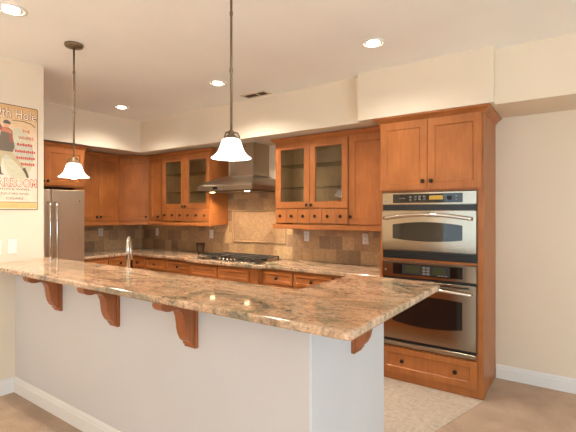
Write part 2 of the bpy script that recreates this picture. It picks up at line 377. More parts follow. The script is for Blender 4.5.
def glass_unit(a0, a1, label, left_end, right_end, knobx):
    r = thing('wall_cabinet', label, 'cabinet', ((a0 + a1) / 2, YA, UZ0), GA)
    mb = MB(); s = 0.018
    zl = UZ0
    mb.box(a0, a0 + s, -DEP, 0, zl, UZ1, 0, A); mb.box(a1 - s, a1, -DEP, 0, zl, UZ1, 0, A)
    for z in (UZ0, 1.505, UZ1 - s): mb.box(a0 + s, a1 - s, -DEP + 0.010, 0, z, z + s, 0, A)
    c = (a0 + a1) / 2; mb.box(c - 0.02, c + 0.02, -0.02, 0, 1.523, UZ1 - s, 0, A)
    mb.build('body', M_WOOD, r)
    mb = MB(); mb.box(a0 + s, a1 - s, -DEP, -DEP + 0.010, UZ0, UZ1, 0, A); mb.box(a0 + s, a0 + s + 0.003, -DEP + 0.010, -0.022, 1.523, UZ1 - s, 0, A); mb.box(a1 - s - 0.003, a1 - s, -DEP + 0.010, -0.022, 1.523, UZ1 - s, 0, A); mb.build('brightening_lining', M_WOODIN, r)['label'] = 'added wood lining behind the glass, coloured paler to brighten the inside'  # added lining whose pale colour stands in for light inside the cabinet
    for z in (1.735, 1.985):
        mb = MB(); mb.box(a0 + s + 0.004, a1 - s - 0.004, -DEP + 0.012, -0.03, z, z + 0.007, 0, A); mb.build('shelf', M_SHELF, r)['label'] = 'clear glass shelf'
    for x0, x1, kx in ((a0 + 0.008, c - 0.002, c - 0.028), (c + 0.002, a1 - 0.008, c + 0.028)):
        d = glass_door(A, x0, x1, 1.512, 2.228, 0.066, r); knob(A, kx, 1.545, T, d, r)
    n = 6; w = (a1 - a0 - 0.016) / n
    for k in range(n):
        x = a0 + 0.008 + k * w
        d = slab_front(A, x + 0.0015, x + w - 0.0015, 1.348, 1.503, r); knob(A, x + w / 2, 1.425, T, d, r)
    path = [(a0, YU), (a1, YU)]
    if left_end: path = [(a0, YA - 0.01)] + path
    if right_end: path = path + [(a1, YA - 0.01)]
    crown(path, r)
    light_rail(A, a0, a1, r, 0.026 if left_end else 0)
    return r
glass_unit(-4.780, -3.815, 'wooden wall cabinet with two glass doors to the left of the range hood', False, True, None)
glass_unit(-2.785, -1.866, 'wooden wall cabinet with two glass doors to the right of the range hood', True, False, None)
r = thing('wall_cabinet', 'tall single-door wooden wall cabinet between the right glass-door cabinet and the ovens', 'cabinet', (-1.65, YA, UZ0), GA)
solid_body(A, -1.864, -1.437, DEP, UZ0, UZ1, r)
d = shaker(A, -1.856, -1.442, 1.348, 2.228, 0.058, r); knob(A, -1.838, 1.425, T, d, r)
crown([(-1.864, YU), (-1.487, YU)], r); light_rail(A, -1.864, -1.437, r)

# ---- angled corner wall cabinet
r = thing('corner_wall_cabinet', 'angled corner wall cabinet with one wooden door', 'cabinet', (-5.45, 3.8, UZ0), GA)
C0, C1 = Vector((-5.39, 3.45)), Vector((-5.09, 3.74)); dl = (C1 - C0).length; CA = math.atan2(C1.y - C0.y, C1.x - C0.x)
C = Fr(C0.x, C0.y, CA)
mb = MB(); mb.prism([(XB + 0.001, 3.45, UZ0), (C0.x, C0.y, UZ0), (C1.x, C1.y, UZ0), (-5.09, YA - 0.001, UZ0), (XB + 0.001, YA - 0.001, UZ0)], (0, 0, UZ1 - UZ0)); mb.build('body', M_WOOD, r)
d = shaker(C, 0.012, dl - 0.012, 1.352, 2.228, 0.052, r); knob(C, dl - 0.035, 1.40, T, d, r)
crown([tuple(C0), tuple(C1)], r); light_rail(C, 0.0, dl, r)

# ---- wall B, pair of doors
B = Fr(-5.39, 0, math.pi / 2)
r = thing('wall_cabinet', 'two-door wooden wall cabinet between the fridge and the angled corner cabinet', 'cabinet', (-5.55, 3.1, UZ0), GA)
solid_body(B, 2.775, 3.448, 0.309, UZ0, UZ1, r)
for a0, a1, k in ((2.785, 3.122, 3.098), (3.128, 3.436, 3.155)):
    d = shaker(B, a0, a1, 1.352, 2.228, 0.055, r); knob(B, k, 1.40, T, d, r)
crown([(-5.39, 2.775), (-5.39, 3.448)], r); light_rail(B, 2.775, 3.448, r)

# ---- cabinet over the fridge
F = Fr(-5.05, 0, math.pi / 2)
r = thing('over_fridge_cabinet', 'deep wooden cabinet above the stainless fridge', 'cabinet', (-5.35, 2.34, 1.77), GA)
solid_body(F, 1.93, 2.757, 0.649, 1.768, UZ1, r)
for a0, a1, k in ((1.94, 2.278, 2.256), (2.282, 2.748, 2.306)):
    d = shaker(F, a0, a1, 1.785, 2.228, 0.055, r); knob(F, k, 1.83, T, d, r)
crown([(-5.05, 1.93), (-5.05, 2.757), (-5.34, 2.757)], r)

# ---- tall oven cabinet
YT = 3.485
Tt = Fr(0, YT, 0); X0, X1 = -1.435, -0.585
r = thing('oven_cabinet', 'tall wooden cabinet holding the two built-in ovens', 'cabinet', (-1.01, YA, 0), None)
mb = MB(); e = YA - 0.001 - YT
mb.box(X0, X0 + 0.03, -e, 0, 0.006, 2.262, 0, Tt); mb.box(X1 - 0.046, X1, -e, 0, 0.006, 2.262, 0.002, Tt)
mb.box(X0 + 0.03, X1 - 0.046, -e, -e + 0.012, 0.006, 2.262, 0, Tt)
mb.box(X0 + 0.03, X1 - 0.046, -e + 0.012, 0, 1.643, 2.262, 0, Tt)
mb.box(X0 + 0.03, X1 - 0.046, -e + 0.012, 0, 0.006, 0.308, 0, Tt)
mb.box(X0 + 0.03, X1 - 0.046, -e + 0.012, 0, 1.047, 1.066, 0, Tt)
mb.build('body', M_WOOD, r)
for a0, a1, k in ((-1.424, -1.0135, -1.046), (-1.0105, -0.597, -0.978)):
    d = shaker(Tt, a0, a1, 1.658, 2.243, 0.058, r); knob(Tt, k, 1.728, T, d, r)
d = shaker(Tt, -1.424, -0.63, 0.075, 0.298, 0.05, r, 'drawer')
for k in (-1.222, -0.79): knob(Tt, k, 0.192, T, d, r)
mb = MB(); mb.sweep([(X0, YU - 0.06), (X0, YT), (X1, YT), (X1, YA - 0.002)], crown_prof(2.243, 2.298, 0.05)); mb.build('crown_moulding', M_WOOD, r)

# ---- built-in microwave and oven
def oven_window(xa, xb, zlo, zhi, bul_lo, bul_hi, d, mat, name, root, n=14):
    lo = []; hi = []
    for k in range(n + 1):
        t = k / n; x = xa + (xb - xa) * t; q = 1 - (2 * t - 1) ** 2
        lo.append((x, zlo - bul_lo * q)); hi.append((x, zhi + bul_hi * q))
    mb = MB(); mb.prism([Tt(x, d, z) for x, z in lo + hi[::-1]], Tt.n * 0.003); return mb.build(name, mat, root)
OX0, OX1 = -1.402, -0.634
# microwave
r = thing('microwave_oven', 'upper stainless built-in oven with bowed handle and barrel-shaped window', 'oven', (-1.018, YT + 0.2, 1.068), None)
mb = MB(); mb.box(OX0 + 0.02, OX1 - 0.02, -0.42, 0.0, 1.074, 1.636, 0, Tt); mb.build('body', M_STEEL, r)
mb = MB(); mb.box(OX0, OX1, 0.001, 0.022, 1.533, 1.638, 0.003, Tt); p = mb.build('control_panel', M_STEEL, r)
mb = MB(); mb.box(-1.306, -0.734, 0.022, 0.024, 1.547, 1.623, 0, Tt); q = mb.build('control_glass', M_BLACKG, p); q['label'] = 'glossy black control strip'
mb = MB(); mb.box(-0.995, -0.885, 0.0241, 0.025, 1.572, 1.606, 0, Tt); mb.build('display', M_DISPA, p)['label'] = 'amber lit display'
mb = MB()
for i in range(3):
    for j in range(2): mb.box(-1.12 + i * 0.036, -1.10 + i * 0.036, 0.0241, 0.026, 1.57 + j * 0.022, 1.584 + j * 0.022, 0, Tt)
for i in range(2): mb.box(-1.16, -1.145, 0.0241, 0.026, 1.566 + i * 0.024, 1.58 + i * 0.024, 0, Tt); mb.box(-0.79, -0.775, 0.0241, 0.026, 1.566 + i * 0.024, 1.58 + i * 0.024, 0, Tt)
for i in range(2): mb.box(-1.25 + i * 0.03, -1.228 + i * 0.03, 0.0241, 0.025, 1.583, 1.589, 0, Tt)
mb.build('button', M_GREY, p)['kind'] = 'stuff'
mb = MB(); mb.lathe([(0.018, 0.024), (0.018, 0.034), (0.012, 0.038), (0, 0.038)], Tt(-0.835, 0, 1.586), Tt.n, 16); mb.build('dial', M_BLACK, p)
mb = MB(); mb.lathe([(0.008, 0.022), (0.008, 0.024), (0, 0.0242)], Tt(-1.378, 0, 1.563), Tt.n, 14); mb.build('badge', M_GREY, p)
mb = MB(); mb.box(OX0, OX1, 0.001, 0.012, 1.484, 1.531, 0, Tt)
for k in range(2): mb.box(OX0 + 0.01, OX1 - 0.01, 0.012, 0.016, 1.494 + k * 0.018, 1.502 + k * 0.018, 0, Tt)
mb.build('upper_vent', M_BLACK, r)
mb = MB(); mb.box(OX0, OX1, 0.001, 0.030, 1.140, 1.482, 0.004, Tt); dr = mb.build('door', M_STEEL, r)
oven_window(-1.306, -0.735, 1.243, 1.362, 0.020, 0.024, 0.030, M_BLACKG, 'window', dr)
pts = []
for k in range(21):
    t = k / 20; q = 1 - (2 * t - 1) ** 2; pts.append(Tt(-1.376 + 0.713 * t, 0.062 + 0.018 * q, 1.414 + 0.034 * q))
mb = MB(); mb.tube(pts, 0.0145, 12)
for a, b in ((pts[1], 0.0), (pts[-2], 0.0)): mb.tube([a, Vector((a.x, YT - 0.030, a.z))], 0.009, 10)
mb.build('handle', M_CHROME, dr)['label'] = 'bowed polished steel handle'
mb = MB(); mb.box(OX0, OX1, 0.001, 0.012, 1.070, 1.136, 0, Tt)
for k in range(3): mb.box(OX0 + 0.01, OX1 - 0.01, 0.012, 0.016, 1.080 + k * 0.018, 1.088 + k * 0.018, 0, Tt)
mb.build('lower_vent', M_BLACK, r)
# lower oven
r = thing('wall_oven', 'lower stainless built-in oven with large dark window', 'oven', (-1.018, YT + 0.2, 0.31), None)
mb = MB(); mb.box(OX0 + 0.02, OX1 - 0.02, -0.5, 0.0, 0.312, 1.042, 0, Tt); mb.build('body', M_STEEL, r)
mb = MB(); mb.box(OX0, OX1, 0.001, 0.024, 0.908, 1.043, 0.003, Tt); p = mb.build('control_panel', M_STEEL, r)
mb = MB(); mb.box(-1.306, -0.735, 0.024, 0.026, 0.934, 1.028, 0, Tt); mb.build('control_glass', M_BLACKG, p)['label'] = 'glossy black control strip'
for k, (a, b) in enumerate(((-1.19, -1.075), (-0.97, -0.865))):
    mb = MB(); mb.box(a, b, 0.0262, 0.027, 0.955, 1.013, 0, Tt); mb.build('display', M_DISPG, p)['label'] = 'dim greenish display'
mb = MB()
for i in range(3): mb.box(-0.925 + i * 0.027, -0.906 + i * 0.027, 0.0262, 0.028, 0.942, 0.951, 0, Tt)
for i in range(2):
    for j in range(3): mb.box(-1.05 + i * 0.034, -1.026 + i * 0.034, 0.0262, 0.028, 0.945 + j * 0.024, 0.962 + j * 0.024, 0, Tt)
mb.build('button', M_GREY, p)['kind'] = 'stuff'
mb = MB(); mb.box(-1.225, -0.83, 0.0261, 0.0263, 0.94, 1.022, 0, Tt); mb.build('keypad', plain('keypad_grey', (38, 35, 34), 0.4), p)
mb = MB(); mb.lathe([(0.008, 0.024), (0.008, 0.026), (0, 0.0262)], Tt(-1.372, 0, 0.965), Tt.n, 14); mb.build('badge', M_GREY, p)
mb = MB(); mb.box(OX0, OX1, 0.001, 0.010, 0.890, 0.907, 0, Tt); mb.build('upper_vent', M_BLACK, r)
mb = MB(); mb.box(OX0, OX1, 0.001, 0.034, 0.372, 0.888, 0.004, Tt); dr = mb.build('door', M_STEEL, r)
mb = MB()
for k in range(5): a = -1.33 + k * 0.132; mb.box(a, a + 0.115, 0.034, 0.0355, 0.862, 0.872, 0, Tt)
mb.build('vent_slot', M_BLACK, dr)['kind'] = 'stuff'
oven_window(-1.306, -0.735, 0.532, 0.752, 0.028, 0.012, 0.034, M_BLACKG, 'window', dr)
pts = []
for k in range(21):
    t = k / 20; q = 1 - (2 * t - 1) ** 2; pts.append(Tt(-1.376 + 0.713 * t, 0.066 + 0.018 * q, 0.820 + 0.020 * q))
mb = MB(); mb.tube(pts, 0.0125, 12)
for a in (pts[1], pts[-2]): mb.tube([a, Vector((a.x, YT - 0.034, a.z))], 0.009, 10)
mb.build('handle', M_CHROME, dr)['label'] = 'bowed polished steel handle'
mb = MB(); mb.box(OX0, OX1, 0.001, 0.010, 0.351, 0.371, 0, Tt); mb.build('lower_vent', M_BLACK, r)
mb = MB(); mb.box(OX0, OX1, 0.001, 0.028, 0.312, 0.350, 0.004, Tt); mb.build('bottom_trim', M_STEEL, r)

# ---- fridge
Fd = Fr(-5.04, 0, math.pi / 2)
r = thing('refrigerator', 'stainless double-door refrigerator beside the partition wall', 'fridge', (-5.3, 2.33, 0), None)
mb = MB(); mb.box(1.94, 2.72, -0.62, 0.0, 0.006, 1.72, 0, Fd); mb.build('body', plain('fridge_side', (96, 88, 80), 0.5), r)
for a0, a1, h, nm in ((1.942, 2.322, 2.29, 'left'), (2.330, 2.718, 2.365, 'right')):
    mb = MB(); mb.box(a0, a1, 0.004, 0.062, 0.03, 1.735, 0.008, Fd); dr = mb.build('door', M_STEELF, r)
    mb = MB(); mb.tube([Fd(h, 0.06, 1.585), Fd(h, 0.10, 1.575), Fd(h, 0.118, 1.50), Fd(h, 0.122, 1.2), Fd(h, 0.118, 0.78), Fd(h, 0.10, 0.70), Fd(h, 0.06, 0.69)], [0.012, 0.013, 0.014, 0.014, 0.014, 0.013, 0.012], 12); mb.build('handle', M_CHROME, dr)['label'] = 'long polished bar handle'
    if nm == 'right':
        mb = MB(); mb.lathe([(0.010, 0.062), (0.010, 0.064), (0, 0.0642)], Fd(2.655, 0, 1.60), Fd.n, 14); mb.build('badge', M_CHROME, dr)

# ------------------------------------------------------------------ base cabinets
BZ0, BZ1 = 0.10, 0.868
def base_unit(label, fr, a0, a1, dep, fronts, knobs=True, name='base_cabinet'):
    c = fr((a0 + a1) / 2, -dep / 2, 0.006)
    r = thing(name, label, 'cabinet', c, 'orange-brown base cabinets')
    mb = MB(); mb.box(a0, a1, -dep, 0, BZ0, BZ1, 0, fr); mb.box(a0, a1, -dep, -0.07, 0.006, BZ0, 0, fr); mb.build('body', M_WOOD, r)
    for f0, f1, k in fronts:
        d = shaker(fr, f0, f1, 0.715, 0.842, 0.030, r, 'drawer', deep=0.007)
        if k: knob(fr, (f0 + f1) / 2, 0.778, T, d, r)
        if k is not None or True:
            w = f1 - f0
            dd = shaker(fr, f0, f1, 0.12, 0.70, 0.055, r, 'door')
            knob(fr, f1 - 0.03, 0.65, T, dd, r)
    return r
D = Fr(0, 3.47, 0); DB = YA - 0.001 - 3.47
E2 = Fr(0, 3.385, 0); DE = YA - 0.001 - 3.385
base_unit('two narrow-drawer wooden base cabinet in the corner under the granite counter', D, -5.075, -4.362, DB, [(-5.062, -4.782, True), (-4.768, -4.370, True)])
base_unit('single-drawer wooden base cabinet just left of the cooktop cabinet', D, -4.360, -3.852, DB, [(-4.348, -3.866, True)])
base_unit('wooden base cabinet with knobless drawer fronts bumped out under the cooktop', E2, -3.850, -2.762, DE, [(-3.785, -3.350, False), (-3.325, -2.874, False)], name='cooktop_cabinet')
base_unit('single-drawer wooden base cabinet just right of the cooktop cabinet', D, -2.760, -2.358, DB, [(-2.75, -2.366, True)])
base_unit('wooden base cabinet one along from the cooktop cabinet toward the ovens', D, -2.356, -1.900, DB, [(-2.348, -1.908, True)])
base_unit('wooden base cabinet right against the tall oven cabinet', D, -1.898, -1.437, DB, [(-1.89, -1.445, True)])
G = Fr(-5.10, 0, math.pi / 2)
base_unit('wooden base cabinet between the fridge and the counter corner', G, 2.765, 3.445, 0.598, [(2.775, 3.10, True), (3.11, 3.435, True)])

# ---- granite counters
def slab(name, label, cat, outline, z0, z1, b=0.008, rnd=()):
    """outline in plan, corners listed in rnd get a radius."""
    pts = []; n = len(outline); R = dict(rnd)
    for i, p in enumerate(outline):
        p = Vector(p)
        if i in R:
            q0 = (Vector(outline[i - 1]) - p).normalized(); q1 = (Vector(outline[(i + 1) % n]) - p).normalized(); rr = R[i]
            for k in range(7):
                t = k / 6; a = p + q0 * rr; c = p + q1 * rr
                pts.append(a * (1 - t) ** 2 + p * 2 * t * (1 - t) + c * t ** 2)
        else: pts.append(p)
    N = len(pts)
    def inset(i):
        out = []
        for k in range(N):
            p = pts[k]; e0 = (p - pts[k - 1]); e1 = (pts[(k + 1) % N] - p)
            n0 = Vector((-e0.y, e0.x)).normalized(); n1 = Vector((-e1.y, e1.x)).normalized()
            m = (n0 + n1) / max(0.3, 1 + n0.dot(n1)); out.append(p + m * i)
        return out
    rings = []
    for i, z in ((b, z0), (b * 0.3, z0 + b * 0.3), (0, z0 + b), (0, z1 - b), (b * 0.3, z1 - b * 0.3), (b, z1)):
        rings.append([Vector((q.x, q.y, z)) for q in inset(i)])
    mb = MB(); mb.loft(rings); o = mb.build(name, M_GRAN); tag(o, label, cat); return o
slab('bar_countertop', 'L-shaped polished granite bar top on the white half wall', 'countertop',
     [(XP + 0.001, 1.25), (-0.62, 1.25), (-0.62, 2.36), (-0.665, 2.43), (-1.19, 2.43), (-1.19, 1.79), (-4.02, 1.79), (-4.02, PB + 0.002), (XP + 0.001, PB + 0.002)], 1.031, 1.066, 0.009, [(1, 0.03), (4, 0.02)])
slab('kitchen_countertop', 'granite kitchen counter along the tiled backsplash under the cooktop', 'countertop',
     [(XB + 0.009, 2.765), (-5.065, 2.765), (-5.065, 3.435), (-3.90, 3.435), (-3.84, 3.35), (-2.76, 3.35), (-2.70, 3.435), (-1.437, 3.435), (-1.437, TY - 0.001), (XB + 0.009, TY - 0.001)], 0.870, 0.905, 0.005)

# ---- corbels
def corbel(fr, a, label):
    r_ = thing('corbel', label, 'bracket', fr(a, 0, 0.765), 'wooden corbels under the bar top')
    w = 0.036
    prof = [(0.022, 1.030), (0.226, 1.030), (0.227, 1.016), (0.218, 1.000), (0.200, 0.990), (0.178, 0.987), (0.155, 0.990), (0.135, 0.990), (0.116, 0.982), (0.100, 0.965), (0.089, 0.938), (0.084, 0.905), (0.080, 0.872), (0.072, 0.842), (0.058, 0.816), (0.042, 0.800), (0.036, 0.797), (0.036, 0.785), (0.022, 0.785)]
    mb = MB(); mb.prism([fr(a - w, dd, z) for dd, z in prof], fr.t * (2 * w)); mb.build('scroll_bracket', M_WOODC, r_)
    mb = MB(); mb.box(a - w - 0.006, a + w + 0.006, 0.001, 0.021, 0.765, 1.030, 0.002, fr); mb.build('back_plate', M_WOODC, r_)
    return r_
BF = Fr(0, YB, 0); BE = Fr(XE, 0, math.pi / 2)
corbel(BF, -3.04, 'wooden corbel under the bar front nearest the poster wall')
corbel(BF, -2.34, 'wooden corbel under the bar front, between its other two on that face')
corbel(BF, -1.645, 'wooden corbel under the bar front nearest the bar corner')
corbel(BE, 1.90, 'wooden corbel on the end face of the bar facing the ovens')

# ------------------------------------------------------------------ hood
r = thing('range_hood', 'stainless steel chimney range hood with arched canopy over the cooktop', 'range hood', (-3.40, YA, 1.72), None)
HX0, HX1, HY = -3.812, -2.935, 3.50; HB = TY - 0.001
CX0, CX1, CY = -3.505, -3.13, 3.755
def hr(x0, x1, y, z): return [Vector((x0, y, z)), Vector((x1, y, z)), Vector((x1, HB, z)), Vector((x0, HB, z))]
rings = [hr(HX0, HX1, HY, 1.728), hr(HX0, HX1, HY, 1.778), hr(HX0 + 0.003, HX1 - 0.003, HY + 0.003, 1.782)]
for k in range(1, 15):
    t = k / 14; q = t; z = 1.782 + 0.128 * (1 - (1 - t) ** 1.7)
    rings.append(hr(HX0 + (CX0 - HX0) * q, HX1 + (CX1 - HX1) * q, HY + (CY - HY) * q, z))
mb = MB(); fs = mb.loft(rings); 
cn = mb.build('canopy', M_STEELH, r)
mb = MB(); mb.box(CX0, CX1, CY, YA - 0.001, 1.911, SOF - 0.002, 0); mb.build('chimney', M_STEELH, r)
mb = MB(); mb.box(HX0 + 0.06, HX1 - 0.06, HY + 0.05, HB - 0.05, 1.712, 1.728); mb.build('filter', steel('filter_steel', (150, 136, 118), 0.45, (60, 60, 1)), r)
mb = MB(); mb.box(-3.545, -3.475, HY - 0.003, HY, 1.738, 1.77); cp = mb.build('control_display', M_BLACK, cn)
mb = MB()
for i in range(4): mb.box(-3.455 + i * 0.028, -3.437 + i * 0.028, HY - 0.004, HY, 1.744, 1.764)
mb.build('button', M_CHROME, cn)['kind'] = 'stuff'
for x in (HX0 + 0.16, HX1 - 0.16):
    mb = MB(); mb.lathe([(0.03, 0), (0.03, -0.006), (0.0, -0.006)], (x, HY + 0.10, 1.7119), (0, 0, 1), 16); mb.build('lamp', glow('hood_lamp', (255, 224, 170), 10), r)
    l = bpy.data.lights.new('hood_lamp_light', 'SPOT'); l.energy = 20; l.color = (1.0, 0.82, 0.58); l.spot_size = rad(150); l.spot_blend = 0.5; l.shadow_soft_size = 0.025
    o = bpy.data.objects.new('hood_lamp_light', l); COL.objects.link(o); o.location = (x, HY + 0.10, 1.70)

# ---- cooktop
r = thing('cooktop', 'five-burner gas cooktop with black grates set in the granite counter', 'cooktop', (-3.305, 3.69, 0.905), None)
KX0, KX1, KY0, KY1 = -3.76, -2.85, 3.45, 3.93
mb = MB(); mb.box(KX0, KX1, KY0, KY1, 0.9055, 0.914, 0.004); mb.build('tray', M_STEEL, r)
for cx, cy, rr in ((-3.60, 3.80, 0.045), (-3.60, 3.58, 0.038), (-3.305, 3.72, 0.055), (-3.01, 3.80, 0.045), (-3.01, 3.60, 0.038)):
    mb = MB(); mb.lathe([(rr, 0.9141), (rr, 0.924), (rr * 0.75, 0.926), (rr * 0.72, 0.934), (0, 0.934)], (cx, cy, 0), (0, 0, 1), 18); mb.build('burner', M_BLACK, r)
gw = (KX1 - KX0 - 0.03) / 3
for k in range(3):
    x0 = KX0 + 0.015 + k * gw + 0.004; x1 = x0 + gw - 0.008; y0 = KY0 + (0.015 if k != 1 else 0.09); y1 = KY1 - 0.015
    mb = MB(); g = 0.0065; z0, z1 = 0.940, 0.952
    mb.box(x0, x1, y0, y0 + 2 * g, z0, z1); mb.box(x0, x1, y1 - 2 * g, y1, z0, z1); mb.box(x0, x0 + 2 * g, y0, y1, z0, z1); mb.box(x1 - 2 * g, x1, y0, y1, z0, z1)
    cx = (x0 + x1) / 2
    for cy in ((y0 + (y1 - y0) * 0.28), (y0 + (y1 - y0) * 0.72)):
        mb.box(x0, cx - 0.03, cy - g, cy + g, z0, z1); mb.box(cx + 0.03, x1, cy - g, cy + g, z0, z1)
    mb.box(cx - g, cx + g, y0, y1, z0, z1); mb.box(x0, x1, (y0 + y1) / 2 - g, (y0 + y1) / 2 + g, z0, z1)
    for px in (x0 + g, x1 - g):
        for py in (y0 + g, y1 - g): mb.box(px - g, px + g, py - g, py + g, 0.9141, z0)
    mb.build('grate', M_IRON, r)
for k in range(5):
    mb = MB(); mb.lathe([(0.016, 0.9141), (0.016, 0.920), (0.013, 0.934), (0, 0.935)], (-3.425 + k * 0.06, 3.495, 0), (0, 0, 1), 14); mb.build('knob', M_CHROME, r)

# ---- small brown tumbler by the cooktop
mb = MB(); mb.lathe([(0.040, 0.9055), (0.046, 0.93), (0.062, 1.045), (0.058, 1.045), (0.043, 0.935), (0, 0.925)], (-4.215, 3.93, 0), (0, 0, 1), 24)
tag(mb.build('tumbler', M_TUMB), 'small dark brown tumbler on the counter left of the cooktop', 'cup')

# ---- faucet behind the bar
r = thing('faucet', 'slim arched pull-down kitchen faucet rising behind the granite bar', 'faucet', (-2.99, 1.98, 0.905), None)
fx, fy = -2.965, 1.98
mb = MB(); mb.lathe([(0.028, 0.9055), (0.028, 0.912), (0.021, 0.922), (0.019, 1.01), (0.016, 1.02), (0, 1.02)], (fx, fy, 0), (0, 0, 1), 20); mb.build('base', M_NICKEL, r)
pts = [(fx, fy, 1.0), (fx, fy, 1.17)]
dx, dy = -0.74, 0.67
for k in range(1, 13):
    a = math.pi * k / 12 * 0.94; R_ = 0.052; o_ = R_ - R_ * math.cos(a); pts.append((fx + dx * o_, fy + dy * o_, 1.17 + 0.085 * math.sin(a)))
mb = MB(); mb.tube(pts, [0.0175] * 2 + [0.0165] * 11 + [0.015], 14); mb.build('spout', M_NICKEL, r)
ex, ey, ez = pts[-1]
mb = MB(); mb.tube([(ex, ey, ez + 0.005), (ex, ey, ez - 0.03), (ex + 0.003, ey + 0.004, ez - 0.10), (ex + 0.004, ey + 0.006, ez - 0.115)], [0.015, 0.019, 0.021, 0.016], 14); mb.build('spray_head', M_NICKEL, r)
mb = MB(); mb.tube([(fx + 0.015, fy - 0.005, 0.975), (fx + 0.05, fy - 0.012, 0.985), (fx + 0.10, fy - 0.02, 1.01)], [0.010, 0.007, 0.006], 10); mb.build('lever', M_NICKEL, r)

# ------------------------------------------------------------------ pendants
def pendant(x, y, label, dz=0.0):
    r = thing('pendant_lamp', label, 'lamp', (x, y, CZ), 'pendant lamps over the bar')
    mb = MB(); mb.lathe([(0.0, CZ - 0.0005), (0.064, CZ - 0.0005), (0.066, CZ - 0.010), (0.060, CZ - 0.022), (0.020, CZ - 0.026), (0, CZ - 0.026)], (x, y, 0), (0, 0, 1), 28); mb.build('canopy', M_PEWTER, r)
    mb = MB(); mb.tube([(x, y, CZ - 0.024), (x, y, 1.878 + dz)], 0.0065, 10)
    for z in (2.5, 2.2): mb.lathe([(0.0065, z), (0.009, z + 0.006), (0.009, z + 0.022), (0.0065, z + 0.028)], (x, y, 0), (0, 0, 1), 12, False, False)
    mb.build('rod', M_PEWTER, r)
    mb = MB(); mb.lathe([(0.008, 1.8906 + dz), (0.014, 1.8820 + dz), (0.018, 1.8648 + dz), (0.034, 1.8537 + dz), (0.042, 1.8416 + dz), (0.036, 1.8416 + dz), (0.0, 1.8502 + dz)], (x, y, 0), (0, 0, 1), 24)
    for k in range(3):
        a = 2 * math.pi * k / 3 + 0.4; c_, s_ = math.cos(a), math.sin(a)
        mb.tube([(x + 0.012 * c_, y + 0.012 * s_, 1.8777 + dz), (x + 0.035 * c_, y + 0.035 * s_, 1.8717 + dz), (x + 0.046 * c_, y + 0.046 * s_, 1.8502 + dz), (x + 0.040 * c_, y + 0.040 * s_, 1.8399 + dz)], 0.004, 8)
    mb.build('fitter', M_PEWTER, r)
    prof = [(0.040, 1.8416 + dz), (0.048, 1.8347 + dz), (0.053, 1.8218 + dz), (0.058, 1.8046 + dz), (0.066, 1.7831 + dz), (0.078, 1.7642 + dz), (0.092, 1.7505 + dz), (0.1035, 1.7436 + dz), (0.106, 1.7410 + dz), (0.103, 1.7390 + dz), (0.091, 1.7462 + dz), (0.076, 1.7599 + dz), (0.063, 1.7806 + dz), (0.055, 1.8029 + dz), (0.050, 1.8218 + dz), (0.044, 1.8330 + dz), (0.036, 1.8390 + dz)]
    mb = MB(); mb.lathe(prof, (x, y, 0), (0, 0, 1), 36, False, False); mb.build('lamp_shade', M_SHADE, r)['label'] = 'lit white glass bell shade'
    mb = MB(); mb.lathe([(0.0, 1.7250 + dz), (0.018, 1.7290 + dz), (0.029, 1.7444 + dz), (0.031, 1.7591 + dz), (0.024, 1.7831 + dz), (0.015, 1.8003 + dz), (0.014, 1.8347 + dz), (0, 1.8347 + dz)], (x, y, 0), (0, 0, 1), 20); mb.build('bulb', M_BULB, r)
pendant(-3.075, 1.60, 'lit bell-shaped glass pendant lamp hanging in front of the fridge', -0.010)
pendant(-1.485, 1.60, 'lit bell-shaped glass pendant lamp hanging in front of the range hood', 0.012)

# ------------------------------------------------------------------ recessed lights
def can(x, y, label, power, vis=True):
    r = thing('recessed_light', label, 'light', (x, y, CZ), 'recessed ceiling lights')
    mb = MB(); mb.lathe([(0.088, CZ - 0.0005), (0.088, CZ - 0.006), (0.072, CZ - 0.009), (0.066, CZ - 0.004), (0.066, CZ - 0.0005)], (x, y, 0), (0, 0, 1), 32, False, False); mb.build('trim_ring', M_WHITE, r)
    mb = MB(); mb.lathe([(0.066, CZ - 0.0045), (0.045, CZ - 0.002), (0.0, CZ - 0.001)], (x, y, 0), (0, 0, 1), 28, False, False); mb.build('reflector', M_CAN, r)
    mb = MB(); mb.lathe([(0.046, CZ - 0.003), (0.043, CZ - 0.012), (0.030, CZ - 0.017), (0.0, CZ - 0.019)], (x, y, 0), (0, 0, 1), 24); mb.build('bulb', M_BULB, r)
    l = bpy.data.lights.new('recessed_lamp', 'SPOT'); l.energy = power; l.color = (1.0, 0.93, 0.84); l.spot_size = rad(150); l.spot_blend = 1.0; l.shadow_soft_size = 0.06
    o = bpy.data.objects.new('recessed_lamp', l); COL.objects.link(o); o.location = (x, y, CZ - 0.03)
can(-2.86, 1.10, 'recessed ceiling light closest to the poster wall', 85)
can(-1.23, 2.86, 'recessed ceiling light in front of the ovens', 40)
can(-2.85, 2.88, 'recessed ceiling light in front of the range hood, near the ceiling vent', 165)
can(-4.44, 2.88, 'recessed ceiling light near the kitchen corner, in front of the wall cabinets', 74)
